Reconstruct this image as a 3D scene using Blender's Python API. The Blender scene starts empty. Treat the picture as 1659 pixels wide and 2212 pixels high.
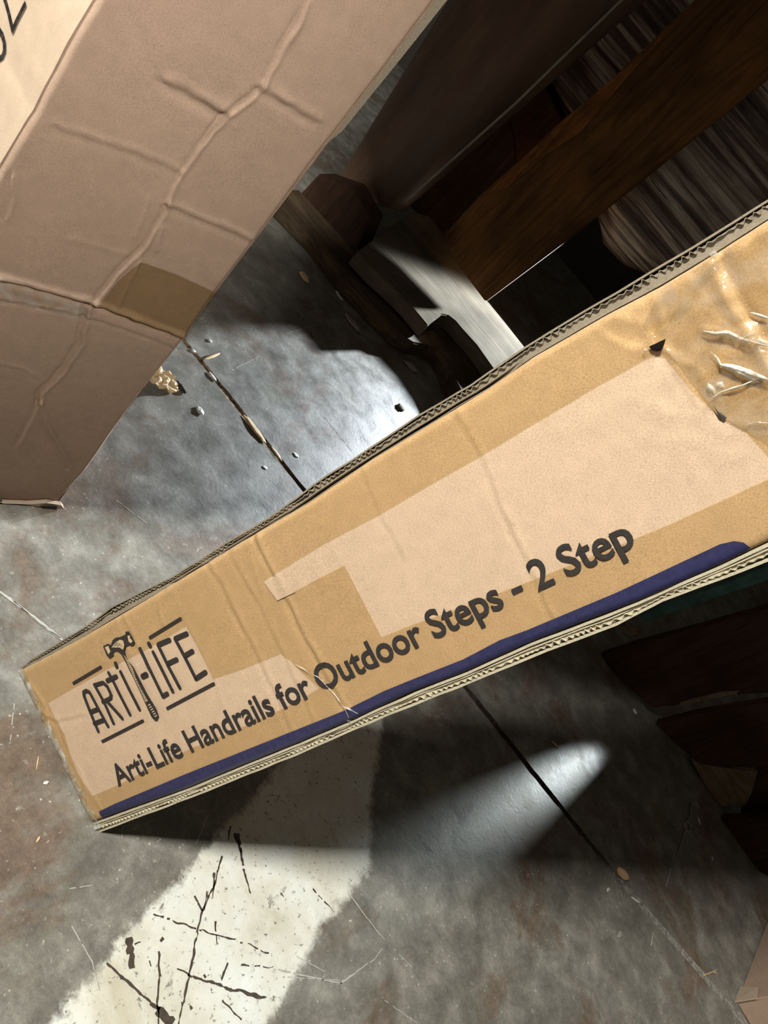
import bpy, bmesh, math, random
from mathutils import Vector, Matrix, noise
from mathutils.geometry import tessellate_polygon
random.seed(7)
sc = bpy.context.scene
COL = sc.collection

# ------------------------------------------------------------------ camera
FPX, CX, CY, HC = 1661.0, 829.5, 1106.0, 1.03      # focal length in pixels, frame centre, height of the lens
th, az = math.radians(55), math.radians(140)       # angle off straight down; roll of the phone
Fw = Vector((0, math.sin(th), -math.cos(th)))
Gd = Vector((0, -math.cos(th), -math.sin(th)))
Xw = Vector((1, 0, 0))
Rt = math.cos(az)*Gd + math.sin(az)*Xw
Dn = math.sin(az)*Gd - math.cos(az)*Xw
CAM = Vector((0, 0, HC))
cd = bpy.data.cameras.new('camera'); cam = bpy.data.objects.new('camera', cd); COL.objects.link(cam)
cd.sensor_fit = 'HORIZONTAL'; cd.sensor_width = 36; cd.lens = 36*FPX/1659; cd.clip_start = .02
M = Matrix((Rt, -Dn, -Fw)).transposed().to_4x4(); M.translation = CAM
cam.matrix_world = M
sc.camera = cam

# ------------------------------------------------------------------ exposure, world, lamps
sc.view_settings.view_transform = 'Standard'; sc.view_settings.look = 'None'
sc.view_settings.gamma = 1; sc.view_settings.use_curve_mapping = False
sc.view_settings.exposure = 0.22
wd = bpy.data.worlds.new('warehouse_air'); sc.world = wd; wd.use_nodes = True
bg = wd.node_tree.nodes['Background']; bg.inputs[0].default_value = (1.0, .90, .74, 1); bg.inputs[1].default_value = .046

def aim(o, tgt):
    o.rotation_euler = (Vector(tgt) - o.location).to_track_quat('-Z', 'Y').to_euler()
def area(name, loc, tgt, sx, sy, power, colr, spread=180):
    l = bpy.data.lights.new(name, 'AREA'); l.shape = 'RECTANGLE'; l.size = sx; l.size_y = sy
    l.energy = power; l.color = colr; l.spread = math.radians(spread)
    o = bpy.data.objects.new(name, l); COL.objects.link(o); o.location = loc; aim(o, tgt); return o
def spot(name, loc, tgt, ang, blend, power, colr, rad=.02):
    l = bpy.data.lights.new(name, 'SPOT'); l.spot_size = math.radians(ang); l.spot_blend = blend
    l.energy = power; l.color = colr; l.shadow_soft_size = rad
    o = bpy.data.objects.new(name, l); COL.objects.link(o); o.location = loc; aim(o, tgt); return o

area('ceiling_lamp', (-1.36, -.72, 2.72), (.3, .7, 0), .40, .25, 140, (1, .97, .90))
area('carton_fill', (.75, -.75, 2.45), (-.47, .52, 1.0), .3, .3, 2.2, (1, .95, .89), 28)  # added fill light, narrow cone held on the big carton's side
spot('window_light', (.06, 3.9, .55), (-.37, 1.58, 0), 22, .55, 950, (.84, .92, 1.0), .05)
spot('gap_light', (1.045, 2.06, .30), (.565, .90, 0), 29, 1.0, 50, (.86, .95, .95), .018)

# ------------------------------------------------------------------ helpers: photo measurements put on real planes
def ray(p): return Fw + (p[0]-CX)/FPX*Rt + (p[1]-CY)/FPX*Dn
def on_plane(p, o, n):
    d = ray(p); return CAM + d*((Vector(o)-CAM).dot(n)/d.dot(n))
def fl(p, z=0.0): return on_plane(p, (0, 0, z), Vector((0, 0, 1)))
def on_y(p, y): return on_plane(p, (0, y, 0), Vector((0, 1, 0)))

def tag(o, label=None, cat=None, group=None, kind=None):
    if label: o['label'] = label
    if cat: o['category'] = cat
    if group: o['group'] = group
    if kind: o['kind'] = kind
    return o
def link(name, me, mat, parent=None):
    o = bpy.data.objects.new(name, me); COL.objects.link(o)
    for m in (mat if isinstance(mat, list) else [mat]):
        if m: me.materials.append(m)
    if parent: o.parent = parent
    return o
def mk(name, vs, fs, mat, parent=None, smooth=False, mi=None):
    me = bpy.data.meshes.new(name); me.from_pydata([tuple(v) for v in vs], [], fs); me.update()
    if smooth:
        for p in me.polygons: p.use_smooth = True
    if mi:
        for p, i in zip(me.polygons, mi): p.material_index = i
    return link(name, me, mat, parent)
def empty(name, loc=(0, 0, 0), mat=None):
    o = bpy.data.objects.new(name, None); COL.objects.link(o); o.empty_display_size = .05
    if mat is not None: o.matrix_world = mat
    else: o.location = loc
    return o
def bm_obj(name, bm, mat, parent=None, smooth=False):
    bmesh.ops.recalc_face_normals(bm, faces=bm.faces)
    me = bpy.data.meshes.new(name); bm.to_mesh(me); bm.free()
    if smooth:
        for p in me.polygons: p.use_smooth = True
    return link(name, me, mat, parent)
def prism(name, pts, back, mat, parent=None, bevel=.003, rough=0.0, cuts=0):
    """solid with the outline pts (3D, planar) and its depth along the vector back"""
    bm = bmesh.new()
    a = [bm.verts.new(p) for p in pts]; b = [bm.verts.new(Vector(p)+back) for p in pts]
    bm.faces.new(a); bm.faces.new(b[::-1])
    n = len(pts)
    for i in range(n):
        bm.faces.new((a[i], b[i], b[(i+1) % n], a[(i+1) % n]))
    bmesh.ops.recalc_face_normals(bm, faces=bm.faces)
    if bevel: bmesh.ops.bevel(bm, geom=list(bm.edges), offset=bevel, segments=2, affect='EDGES', clamp_overlap=True)
    o = bm_obj(name, bm, mat, parent)
    return o
def lerp(tab, x):
    if x <= tab[0][0]: return tab[0][1]
    for (x0, y0), (x1, y1) in zip(tab, tab[1:]):
        if x <= x1: return y0 + (y1-y0)*(x-x0)/(x1-x0)
    return tab[-1][1]
def seg_d(p, a, b):
    ax, ay = a; bx, by = b; dx, dy = bx-ax, by-ay
    L = dx*dx+dy*dy or 1e-9
    t = max(0, min(1, ((p[0]-ax)*dx+(p[1]-ay)*dy)/L))
    ex, ey = p[0]-ax-t*dx, p[1]-ay-t*dy
    return math.hypot(ex, ey), (dx*ey-dy*ex)
def crease_h(p, creases):
    h = 0; p = (p[0]+.0022*noise.noise(Vector((p[0]*55, p[1]*55, 3))), p[1]+.0022*noise.noise(Vector((p[0]*55, p[1]*55, 8))))
    for pts, amp, sg, kind, (x0, y0, x1, y1) in creases:
        m = 3*sg
        if p[0] < x0-m or p[0] > x1+m or p[1] < y0-m or p[1] > y1+m: continue
        best, side = 9, 0; amp *= .55+1.1*abs(noise.noise(Vector((p[0]*24, p[1]*24, amp*900))))
        for a, b in zip(pts, pts[1:]):
            d, s = seg_d(p, a, b)
            if d < best: best, side = d, s
        if best > m: continue
        g = math.exp(-(best/sg)**2)
        if kind == 'ridge': h += amp*g
        else:                                      # one flank rises, the other dips
            h += amp*(best/sg)*math.exp(-(best/sg)**2*.7)*(1 if side > 0 else -1)*1.4
    return h
def mkcrease(conv, pix, amp, sg, kind='ridge'):
    pts = [conv(q) for q in pix]; xs = [q[0] for q in pts]; ys = [q[1] for q in pts]
    return (pts, amp, sg, kind, (min(xs), min(ys), max(xs), max(ys)))
def drape(name, polys, hfun, eps, step, mat, parent, smooth=True):
    """flat outlines cut along a fine grid and laid on a creased surface"""
    bm = bmesh.new()
    for rings in polys:
        if not isinstance(rings[0][0], (tuple, list)): rings = [rings]
        flat = [q for r in rings for q in r]
        vs = [bm.verts.new((q[0], q[1], 0)) for q in flat]
        for t in tessellate_polygon([[Vector((q[0], q[1], 0)) for q in r] for r in rings]):
            try: bm.faces.new([vs[i] for i in t])
            except ValueError: pass
    drape_bm(name, bm, hfun, eps, step, mat, parent, smooth)
    return bpy.data.objects[name] if name in bpy.data.objects else None
def drape_bm(name, bm, hfun, eps, step, mat, parent, smooth=True):
    bmesh.ops.dissolve_degenerate(bm, dist=1e-6, edges=bm.edges)
    for ax in (0, 1):
        lo = min(v.co[ax] for v in bm.verts); hi = max(v.co[ax] for v in bm.verts)
        k = math.floor(lo/step)+1
        while k*step < hi:
            co = [0, 0, 0]; co[ax] = k*step; no = [0, 0, 0]; no[ax] = 1
            bmesh.ops.bisect_plane(bm, geom=bm.verts[:]+bm.edges[:]+bm.faces[:], plane_co=co, plane_no=no, dist=1e-6)
            k += 1
    for f in bm.faces:
        if f.normal.z < 0: f.normal_flip()
    for v in bm.verts: v.co.z = hfun(v.co.x, v.co.y)+eps
    me = bpy.data.meshes.new(name); bm.to_mesh(me); bm.free()
    if smooth:
        for p in me.polygons: p.use_smooth = True
    return link(name, me, mat, parent)
def stroke_polys(pts, w, caps=True):
    out = []
    for (ax, ay), (bx, by) in zip(pts, pts[1:]):
        L = math.hypot(bx-ax, by-ay) or 1e-9; nx, ny = -(by-ay)/L*w/2, (bx-ax)/L*w/2
        out.append([(ax+nx, ay+ny), (ax-nx, ay-ny), (bx-nx, by-ny), (bx+nx, by+ny)])
    if caps:
        for (x, y) in pts:
            out.append([(x+w/2*math.cos(k*math.pi/6), y+w/2*math.sin(k*math.pi/6)) for k in range(12)])
    return out

# ------------------------------------------------------------------ materials
def newmat(name):
    m = bpy.data.materials.new(name); m.use_nodes = True
    nt = m.node_tree; return m, nt, nt.nodes['Principled BSDF']
class NB:
    def __init__(s, nt): s.nt = nt; s.tc = nt.nodes.new('ShaderNodeTexCoord')
    def n(s, t, **k):
        o = s.nt.nodes.new(t)
        for a, v in k.items(): setattr(o, a, v)
        return o
    def l(s, a, b): s.nt.links.new(a, b)
    def mapped(s, scale, src='Object', rot=(0, 0, 0)):
        m = s.n('ShaderNodeMapping'); m.inputs['Scale'].default_value = scale; m.inputs['Rotation'].default_value = rot
        s.l(s.tc.outputs[src], m.inputs[0]); return m.outputs[0]
    def noise(s, vec, scale, detail=4, rough=.55, dist=0):
        o = s.n('ShaderNodeTexNoise'); s.l(vec, o.inputs['Vector'])
        o.inputs['Scale'].default_value = scale; o.inputs['Detail'].default_value = detail
        o.inputs['Roughness'].default_value = rough; o.inputs['Distortion'].default_value = dist
        return o.outputs['Fac']
    def ramp(s, fac, stops):
        r = s.n('ShaderNodeValToRGB'); e = r.color_ramp.elements
        while len(e) < len(stops): e.new(.5)
        for q, (p, c) in zip(e, stops):
            q.position = p; q.color = c if len(c) == 4 else (*c, 1)
        s.l(fac, r.inputs[0]); return r.outputs[0]
    def mixc(s, fac, a, b, mode='MIX'):
        m = s.n('ShaderNodeMix', data_type='RGBA', blend_type=mode)
        for v, i in ((fac, 0), (a, 6), (b, 7)):
            if isinstance(v, (int, float)): m.inputs[i].default_value = v
            elif isinstance(v, tuple): m.inputs[i].default_value = v if len(v) == 4 else (*v, 1)
            else: s.l(v, m.inputs[i])
        return m.outputs[2]
    def math(s, op, a, b=0.0, c=None, clamp=False):
        m = s.n('ShaderNodeMath', operation=op, use_clamp=clamp)
        for i, v in enumerate((a, b) if c is None else (a, b, c)):
            if isinstance(v, (int, float)): m.inputs[i].default_value = v
            else: s.l(v, m.inputs[i])
        return m.outputs[0]
    def smooth(s, x, lo, hi, inv=False):
        m = s.n('ShaderNodeMapRange', interpolation_type='SMOOTHSTEP')
        s.l(x, m.inputs[0]); m.inputs[1].default_value = lo; m.inputs[2].default_value = hi
        m.inputs[3].default_value = 1 if inv else 0; m.inputs[4].default_value = 0 if inv else 1
        return m.outputs[0]
    def bump(s, h, strength, dist, bsdf):
        b = s.n('ShaderNodeBump'); b.inputs['Strength'].default_value = strength; b.inputs['Distance'].default_value = dist
        s.l(h, b.inputs['Height']); s.l(b.outputs[0], bsdf.inputs['Normal'])
def lin(r, g, b):
    f = lambda c: (c/255/12.92) if c/255 <= .04045 else ((c/255+.055)/1.055)**2.4
    return (f(r), f(g), f(b))

def kraft(name, base, speck=.16, rough=.85):
    m, nt, B = newmat(name); q = NB(nt)
    v = q.mapped((1, 1, 1))
    fine = q.noise(q.mapped((1, 2.2, 1), rot=(0, 0, .5)), 620, 3, .65)
    mid = q.noise(v, 60, 4, .6)
    big = q.noise(v, 9, 3, .5)
    lo = tuple(c*(1-speck*2.1) for c in base); hi = tuple(min(1, c*(1+speck*1.5)) for c in base)
    c = q.ramp(fine, [(.28, lo), (.5, base), (.72, hi)])
    c = q.mixc(.55, c, q.ramp(mid, [(.3, (.86, .86, .84)), (.7, (1.06, 1.05, 1.04))]), 'MULTIPLY')
    c = q.mixc(.6, c, q.ramp(big, [(.3, (.93, .93, .91)), (.7, (1.04, 1.03, 1.03))]), 'MULTIPLY')
    flecks = q.noise(q.mapped((1, 3, 1), rot=(0, 0, 1.1)), 330, 2, .5)
    c = q.mixc(q.smooth(flecks, .72, .78), c, tuple(x*.45 for x in base))
    q.l(c, B.inputs['Base Color']); B.inputs['Roughness'].default_value = rough
    B.inputs['Specular IOR Level'].default_value = .25
    q.bump(fine, .12, .0006, B)
    return m
M_kraft = kraft('kraft_paper', lin(200, 174, 147))
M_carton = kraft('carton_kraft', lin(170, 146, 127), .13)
M_carton2 = kraft('carton_kraft_pale', lin(180, 162, 141), .06)  # paler, less speckled kraft than the other carton walls
M_edge = kraft('board_edge', lin(140, 130, 112), .16)
M_edge2 = kraft('pale_board_edge', lin(186, 178, 154), .14)
M_liner = kraft('board_liner', lin(196, 172, 138), .1)

def plain(name, colr, rough=.6, var=.25, scale=40, bump=0.0, spec=.4):
    m, nt, B = newmat(name); q = NB(nt)
    f = q.noise(q.mapped((1, 1, 1)), scale, 5, .6)
    c = q.ramp(f, [(.3, tuple(x*(1-var) for x in colr)), (.7, tuple(min(1, x*(1+var)) for x in colr))])
    q.l(c, B.inputs['Base Color']); B.inputs['Roughness'].default_value = rough; B.inputs['Specular IOR Level'].default_value = spec
    if bump: q.bump(f, bump, .002, B)
    return m
M_ink = plain('black_ink', lin(52, 48, 46), .75, .25, 300, 0, .2)
M_blue = plain('blue_ink', lin(46, 46, 80), .4, .2, 160, .1)
M_hole_shade = plain('painted_hole_shade', lin(24, 18, 14), .9, .2, 40, 0, .1)
M_hatch = None

def tape(name, tint, gloss=.5, bump=.25, bscale=30, rough=.16, milk=0.0):
    m, nt, B = newmat(name); q = NB(nt)
    tr = q.n('ShaderNodeBsdfTransparent'); tr.inputs[0].default_value = (*tint, 1)
    gl = q.n('ShaderNodeBsdfGlossy'); gl.inputs['Roughness'].default_value = rough
    fr = q.n('ShaderNodeFresnel'); fr.inputs[0].default_value = 1.45
    bn = q.noise(q.mapped((1, 1, 1)), bscale, 4, .6, .6)
    b = q.n('ShaderNodeBump'); b.inputs['Strength'].default_value = bump; b.inputs['Distance'].default_value = .004
    q.l(bn, b.inputs['Height']); q.l(b.outputs[0], gl.inputs['Normal']); q.l(b.outputs[0], fr.inputs['Normal'])
    mx = q.n('ShaderNodeMixShader'); q.l(q.math('MINIMUM', q.math('MULTIPLY', fr.outputs[0], gloss), .22), mx.inputs[0])
    base = tr.outputs[0]
    if milk:
        df = q.n('ShaderNodeBsdfDiffuse'); df.inputs[0].default_value = (.75, .75, .68, 1)
        m2 = q.n('ShaderNodeMixShader'); q.l(q.math('MULTIPLY', q.smooth(bn, .35, .7), milk), m2.inputs[0])
        q.l(base, m2.inputs[1]); q.l(df.outputs[0], m2.inputs[2]); base = m2.outputs[0]
    q.l(base, mx.inputs[1]); q.l(gl.outputs[0], mx.inputs[2])
    nt.links.new(mx.outputs[0], nt.nodes['Material Output'].inputs[0]); nt.nodes.remove(B)
    return m
M_tape = tape('amber_tape', (.968, .915, .775), .55, .12, 60, .3)
M_tape_wr = tape('crumpled_clear_tape', (.99, .98, .93), 1.6, .5, 40, .10, .14)
M_tape_end = tape('end_tape_film', (.93, .95, .88), .9, .6, 60, .2, .85)
M_tape_br = tape('brown_tape', (.86, .82, .70), .35, .15, 60, .35)
M_tape_cl = tape('clear_tape_milky', (.98, .97, .95), .6, .4, 60, .3, .3)

def wood(name, a, b, scale=1.0, axis=2, rough=.75, spec=.25):
    m, nt, B = newmat(name); q = NB(nt)
    s = [9*scale]*3; s[axis] = .9*scale
    g = q.noise(q.mapped(tuple(s)), 4, 6, .62, 1.6)
    g2 = q.noise(q.mapped((1, 1, 1)), 7*scale, 3, .5)
    c = q.ramp(g, [(.25, a), (.5, tuple((x+y)/2 for x, y in zip(a, b))), (.72, b)])
    c = q.mixc(.8, c, q.ramp(g2, [(.35, (.45, .42, .38)), (.62, (1.1, 1.08, 1.05))]), 'MULTIPLY')
    q.l(c, B.inputs['Base Color']); B.inputs['Roughness'].default_value = rough; B.inputs['Specular IOR Level'].default_value = spec
    q.bump(g, .4, .003, B)
    return m
M_plank = wood('weathered_amber_wood', lin(76, 50, 25), lin(146, 102, 54), .8)
M_darkwood = wood('dark_stained_wood', lin(44, 29, 21), lin(80, 55, 40), 1.0)
M_redwood = wood('reddish_wood', lin(52, 28, 18), lin(98, 58, 34), 1.2)
M_greywood = wood('grey_old_wood', lin(92, 82, 68), lin(150, 136, 112), 1.2, 0)
M_pale = wood('pale_birch_board', lin(104, 97, 84), lin(134, 126, 110), .8, 0, .95, .04)
M_basewood = wood('pallet_base_wood', lin(52, 42, 32), lin(112, 96, 74), 1.4, 0)
M_teal = plain('teal_paint', lin(70, 108, 104), .6, .45, 30, .2)

def film():
    m, nt, B = newmat('stretch_film'); q = NB(nt)
    v = q.mapped((.35, 1, 10), rot=(0, -.05, 0))
    g = q.noise(v, 3.2, 6, .65, .7)
    h = q.noise(q.mapped((1, 1, 1)), 5, 4, .6)
    c = q.ramp(g, [(.36, lin(56, 42, 34)), (.48, lin(112, 94, 82)), (.60, lin(222, 212, 200)), (.66, lin(92, 74, 62))])
    c = q.mixc(.7, c, q.ramp(h, [(.35, (.5, .46, .42)), (.65, (1.1, 1.08, 1.06))]), 'MULTIPLY')
    q.l(c, B.inputs['Base Color']); B.inputs['Roughness'].default_value = .28; B.inputs['Specular IOR Level'].default_value = .6
    q.bump(g, .7, .012, B)
    return m
M_film = film()
def roll():
    m, nt, B = newmat('dark_roll_wrap'); q = NB(nt)
    g = q.noise(q.mapped((1, 1, .25)), 14, 5, .6)
    c = q.ramp(g, [(.3, lin(78, 55, 42)), (.7, lin(118, 90, 70))])
    q.l(c, B.inputs['Base Color']); B.inputs['Roughness'].default_value = .42; B.inputs['Specular IOR Level'].default_value = .5
    return m
M_roll = roll()

def concrete():
    m, nt, B = newmat('worn_concrete'); q = NB(nt)
    P = q.tc.outputs['Object']; xyz = q.n('ShaderNodeSeparateXYZ'); q.l(P, xyz.inputs[0]); x, y = xyz.outputs[0], xyz.outputs[1]
    v = q.mapped((1, 1, 1))
    n1 = q.noise(v, 3.2, 5, .6, .4); n2 = q.noise(v, 16, 6, .65, .3); n3 = q.noise(v, 130, 4, .7); n4 = q.noise(q.mapped((1, 1, 1), rot=(0, 0, .7)), 38, 5, .7)
    c = q.ramp(n2, [(.28, lin(96, 94, 87)), (.5, lin(124, 122, 114)), (.72, lin(154, 152, 143))])
    rust = q.noise(q.mapped((1.1, .9, 1)), 4.5, 6, .68, .5)
    rust = q.math('ADD', rust, q.math('MULTIPLY', q.math('MULTIPLY', q.smooth(x, .02, .20, True), q.smooth(y, .40, .60, True)), .13))
    c = q.mixc(q.math('MULTIPLY', q.smooth(rust, .50, .64), .85), c, q.ramp(n4, [(.3, lin(88, 74, 62)), (.7, lin(128, 110, 94))]))
    olive = q.noise(q.mapped((.8, 1.3, 1), rot=(0, 0, 2)), 5.5, 5, .6)
    c = q.mixc(q.math('MULTIPLY', q.smooth(olive, .60, .72), .45), c, lin(112, 114, 88))
    c = q.mixc(.85, c, q.ramp(n3, [(.3, (.80, .80, .79)), (.5, (1, 1, 1)), (.75, (1.22, 1.22, 1.2))]), 'MULTIPLY')
    blot = q.noise(v, 70, 3, .5)
    c = q.mixc(q.math('MULTIPLY', q.smooth(blot, .66, .73), .45), c, lin(168, 167, 158))
    n5 = q.noise(v, 420, 3, .7)
    c = q.mixc(.7, c, q.ramp(n5, [(.3, (.78, .78, .77)), (.5, (1, 1, 1)), (.72, (1.25, 1.25, 1.23))]), 'MULTIPLY')
    dpt = q.noise(v, 190, 2, .5)
    c = q.mixc(q.math('MULTIPLY', q.smooth(dpt, .70, .75), .6), c, lin(190, 188, 178))
    vo = q.n('ShaderNodeTexVoronoi'); q.l(v, vo.inputs['Vector']); vo.inputs['Scale'].default_value = 85
    sp = q.math('MULTIPLY', q.smooth(vo.outputs['Distance'], .09, .16, True), q.smooth(n2, .48, .6))
    c = q.mixc(q.math('MULTIPLY', sp, .8), c, lin(200, 198, 186))
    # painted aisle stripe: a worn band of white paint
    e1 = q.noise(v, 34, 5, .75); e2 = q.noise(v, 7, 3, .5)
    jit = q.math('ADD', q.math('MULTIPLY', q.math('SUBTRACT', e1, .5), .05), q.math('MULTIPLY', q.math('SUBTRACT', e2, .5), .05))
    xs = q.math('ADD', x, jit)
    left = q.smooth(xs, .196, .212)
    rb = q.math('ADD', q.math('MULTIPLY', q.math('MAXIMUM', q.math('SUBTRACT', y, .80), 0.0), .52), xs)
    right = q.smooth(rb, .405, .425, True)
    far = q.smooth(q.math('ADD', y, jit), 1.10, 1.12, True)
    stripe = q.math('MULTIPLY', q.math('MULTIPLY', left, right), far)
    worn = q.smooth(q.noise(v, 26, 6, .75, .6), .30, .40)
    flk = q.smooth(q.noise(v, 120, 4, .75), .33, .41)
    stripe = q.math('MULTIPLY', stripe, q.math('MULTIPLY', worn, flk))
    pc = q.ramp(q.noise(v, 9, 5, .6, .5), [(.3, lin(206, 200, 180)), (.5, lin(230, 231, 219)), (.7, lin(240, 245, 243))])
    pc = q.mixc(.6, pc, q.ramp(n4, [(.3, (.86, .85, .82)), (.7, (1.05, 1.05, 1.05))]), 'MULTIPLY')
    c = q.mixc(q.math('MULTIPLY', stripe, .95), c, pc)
    q.l(c, B.inputs['Base Color'])
    r = q.ramp(n2, [(.3, (.34, .34, .34)), (.7, (.56, .56, .56))]); q.l(r, B.inputs['Roughness'])
    B.inputs['Specular IOR Level'].default_value = .45
    hh = q.math('ADD', q.math('MULTIPLY', n3, .5), q.math('ADD', n2, q.math('MULTIPLY', stripe, .3)))
    q.bump(hh, .22, .003, B)
    return m
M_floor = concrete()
def joint_dirt():
    m, nt, B = newmat('joint_dirt'); q = NB(nt)
    xyz = q.n('ShaderNodeSeparateXYZ'); q.l(q.tc.outputs['Object'], xyz.inputs[0])
    n = q.noise(q.mapped((1, 1, 1)), 90, 5, .7)
    dark = q.ramp(n, [(.35, lin(30, 24, 20)), (.6, lin(70, 58, 48)), (.75, lin(150, 130, 104))])
    n2 = q.noise(q.mapped((1, 1, 1)), 60, 5, .7)
    dark = q.mixc(q.smooth(xyz.outputs[0], -.26, -.12, True), dark, q.ramp(n2, [(.36, lin(44, 36, 30)), (.5, lin(132, 114, 92)), (.62, lin(196, 178, 148)), (.7, lin(90, 76, 62))]))
    dust = q.ramp(n, [(.3, lin(88, 84, 76)), (.55, lin(150, 147, 138)), (.75, lin(196, 190, 176))])
    wob = q.math('ADD', xyz.outputs[0], q.math('MULTIPLY', q.noise(q.mapped((1, 1, 1)), 5, 3), .25))
    q.l(q.mixc(q.smooth(wob, .86, 1.06), dark, dust), B.inputs['Base Color']); B.inputs['Roughness'].default_value = .9
    q.bump(n, .6, .004, B)
    return m
M_joint = joint_dirt()
M_scuff = plain('black_rubber_scuff', lin(74, 64, 55), .8, .3, 120)
M_scratch = plain('pale_scratch', lin(176, 178, 170), .7, .15, 120)

# ------------------------------------------------------------------ setting: floor with a sawn joint, far walls
jt = [(-3.2, 1.36), (-.557, 1.309), (-.35, 1.301), (-.157, 1.295), (.1, 1.290), (.406, 1.284), (.65, 1.273), (.903, 1.264), (1.1, 1.27), (1.314, 1.277), (3.2, 1.29)]
xs = [-3.2+.02*i for i in range(321)]
vs, fs, mi = [], [], []
for x in xs:
    yc = lerp(jt, x); wv = .0078 + .0030*noise.noise(Vector((x*14, 3, 0)))
    a = yc-wv+.003*noise.noise(Vector((x*30, 0, 0))); b = yc+wv+.003*noise.noise(Vector((x*30, 9, 0)))
    dep = -.0022 if x < -.12 else (-.006 if x < .9 else -.001)
    vs += [(x, -2.5, 0), (x, a, 0), (x, a+.0012, dep), (x, b-.0012, dep), (x, b, 0), (x, 4.2, 0)]
for i in range(len(xs)-1):
    for j in range(5):
        fs.append((6*i+j, 6*i+6+j, 6*i+7+j, 6*i+1+j)); mi.append(1 if 1 <= j <= 3 else 0)
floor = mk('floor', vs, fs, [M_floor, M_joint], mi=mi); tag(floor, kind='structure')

def floor_marks(name, lines, mat, z, ragged):
    bm = bmesh.new()
    for pts, w0, w1, gap in lines:
        P = [fl(p) for p in pts]; tot = sum((b-a).length for a, b in zip(P, P[1:])); done = 0
        for a, b in zip(P, P[1:]):
            L = (b-a).length; n = max(1, int(L/.004)); d = (b-a)/L; s = Vector((-d.y, d.x, 0)); prev = None
            for k in range(n+1):
                t = (done+L*k/n)/tot; w = (w0+(w1-w0)*t)*(1+ragged*noise.noise(Vector((a.x*90+k*.7, a.y*90, 5))))
                c = a.lerp(b, k/n) + s*(.0022*ragged*noise.noise(Vector((a.x*50+k*.35, 1, a.y*60))))
                keep = noise.noise(Vector((a.x*77+k*.6, a.y*31, 2)))*.5+.5 > gap*.8
                cur = (bm.verts.new(c+s*w/2+Vector((0, 0, z))), bm.verts.new(c-s*w/2+Vector((0, 0, z)))) if w > 1e-4 else None
                if prev and cur and keep: bm.faces.new((prev[0], cur[0], cur[1], prev[1]))
                prev = cur
            done += L
    loose = [v for v in bm.verts if not v.link_faces]
    bmesh.ops.delete(bm, geom=loose, context='VERTS')
    for f in bm.faces:
        f.normal_update()
        if f.normal.z < 0: f.normal_flip()
    me = bpy.data.meshes.new(name); bm.to_mesh(me); bm.free()
    o = link(name, me, mat, floor); return o
dk = [
 ([(480,1850),(470,1880),(460,1920),(437,1970),(425,2015),(415,2075),(407,2110),(395,2165),(385,2212)], .0022, .0032, .22),
 ([(497,1784),(494,1815)], .0026, .0016, .3), ([(507,1800),(513,1818),(521,1842)], .0045, .0035, .3),
 ([(515,1800),(525,1870),(540,1930)], .0045, .002, .3),
 ([(462,1885),(458,1940)], .004, .001, .35),
 ([(420,1935),(428,1950),(438,1968)], .003, .003, .2), ([(446,1925),(440,1965)], .002, .001, .3),
 ([(278,2025),(282,2060),(285,2092)], .0085, .0085, .18), ([(290,2040),(303,2033)], .002, .001, .2),
 ([(342,2055),(344,2110),(340,2150),(342,2212)], .003, .002, .33),
 ([(230,2080),(280,2125),(325,2165),(345,2180)], .003, .004, .18), ([(340,2180),(372,2212)], .009, .013, .1),
 ([(382,2092),(415,2110),(500,2137),(575,2155)], .002, .0045, .25),
 ([(332,1972),(360,1985),(435,2010),(540,2040),(580,2060)], .0022, .0016, .45),
 ([(465,1990),(467,2035)], .003, .001, .4), ([(492,2080),(477,2117)], .003, .002, .3),
 ([(520,2085),(590,2090)], .0025, .0008, .4), ([(675,1920),(720,1970)], .0025, .001, .35),
 ([(480,2160),(520,2205)], .002, .002, .4), ([(322,2075),(324,2088)], .003, .002, .1), ([(440,2105),(444,2112)], .004, .003, .1),
 ([(352,2025),(346,2034)], .004, .003, .1), ([(605,1930),(612,1938)], .003, .001, .1), ([(410,2172),(414,2180)], .005, .004, .1),
 ([(700,900),(760,975)], .0012, .001, .3)]
floor_marks('scuff_mark', dk, M_scuff, .0006, 1.1)
lt = [
 ([(0,1278),(70,1330),(150,1395)], .003, .003, .3), ([(20,1290),(90,1350),(160,1400)], .0012, .0012, .4),
 ([(600,2095),(680,2112),(740,2125)], .0022, .0016, .25), ([(610,2110),(735,2118)], .0012, .0012, .4),
 ([(750,1925),(790,1980),(830,2030)], .0016, .0012, .3), ([(155,2000),(200,2080),(215,2140)], .0014, .0012, .5),
 ([(640,2065),(700,2098)], .0012, .001, .4), ([(735,2125),(810,2070),(825,2050)], .0022, .001, .35),
 ([(450,1760),(420,1830)], .001, .001, .5), ([(150,1920),(200,1912)], .001, .001, .3), ([(30,1520),(22,1600)], .0014, .0012, .5),
 ([(500,800),(560,770)], .0018, .001, .4), ([(620,720),(690,700)], .0015, .001, .5), ([(250,1080),(330,1140)], .0012, .001, .55),
 ([(830,2160),(900,2210)], .001, .001, .5), ([(850,2050),(890,2090)], .001, .001, .5), ([(265,1760),(263,1810)], .001, .001, .4)]
floor_marks('scratch', lt, M_scratch, .0004, .5)
M_wall = plain('dark_warehouse_wall', lin(62, 58, 52), .9, .15, 6)
w_ = mk('wall_back', [(-3.2, 4.2, 0), (3.2, 4.2, 0), (3.2, 4.2, 3.2), (-3.2, 4.2, 3.2)], [(0, 1, 2, 3)], M_wall); tag(w_, kind='structure')

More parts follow.
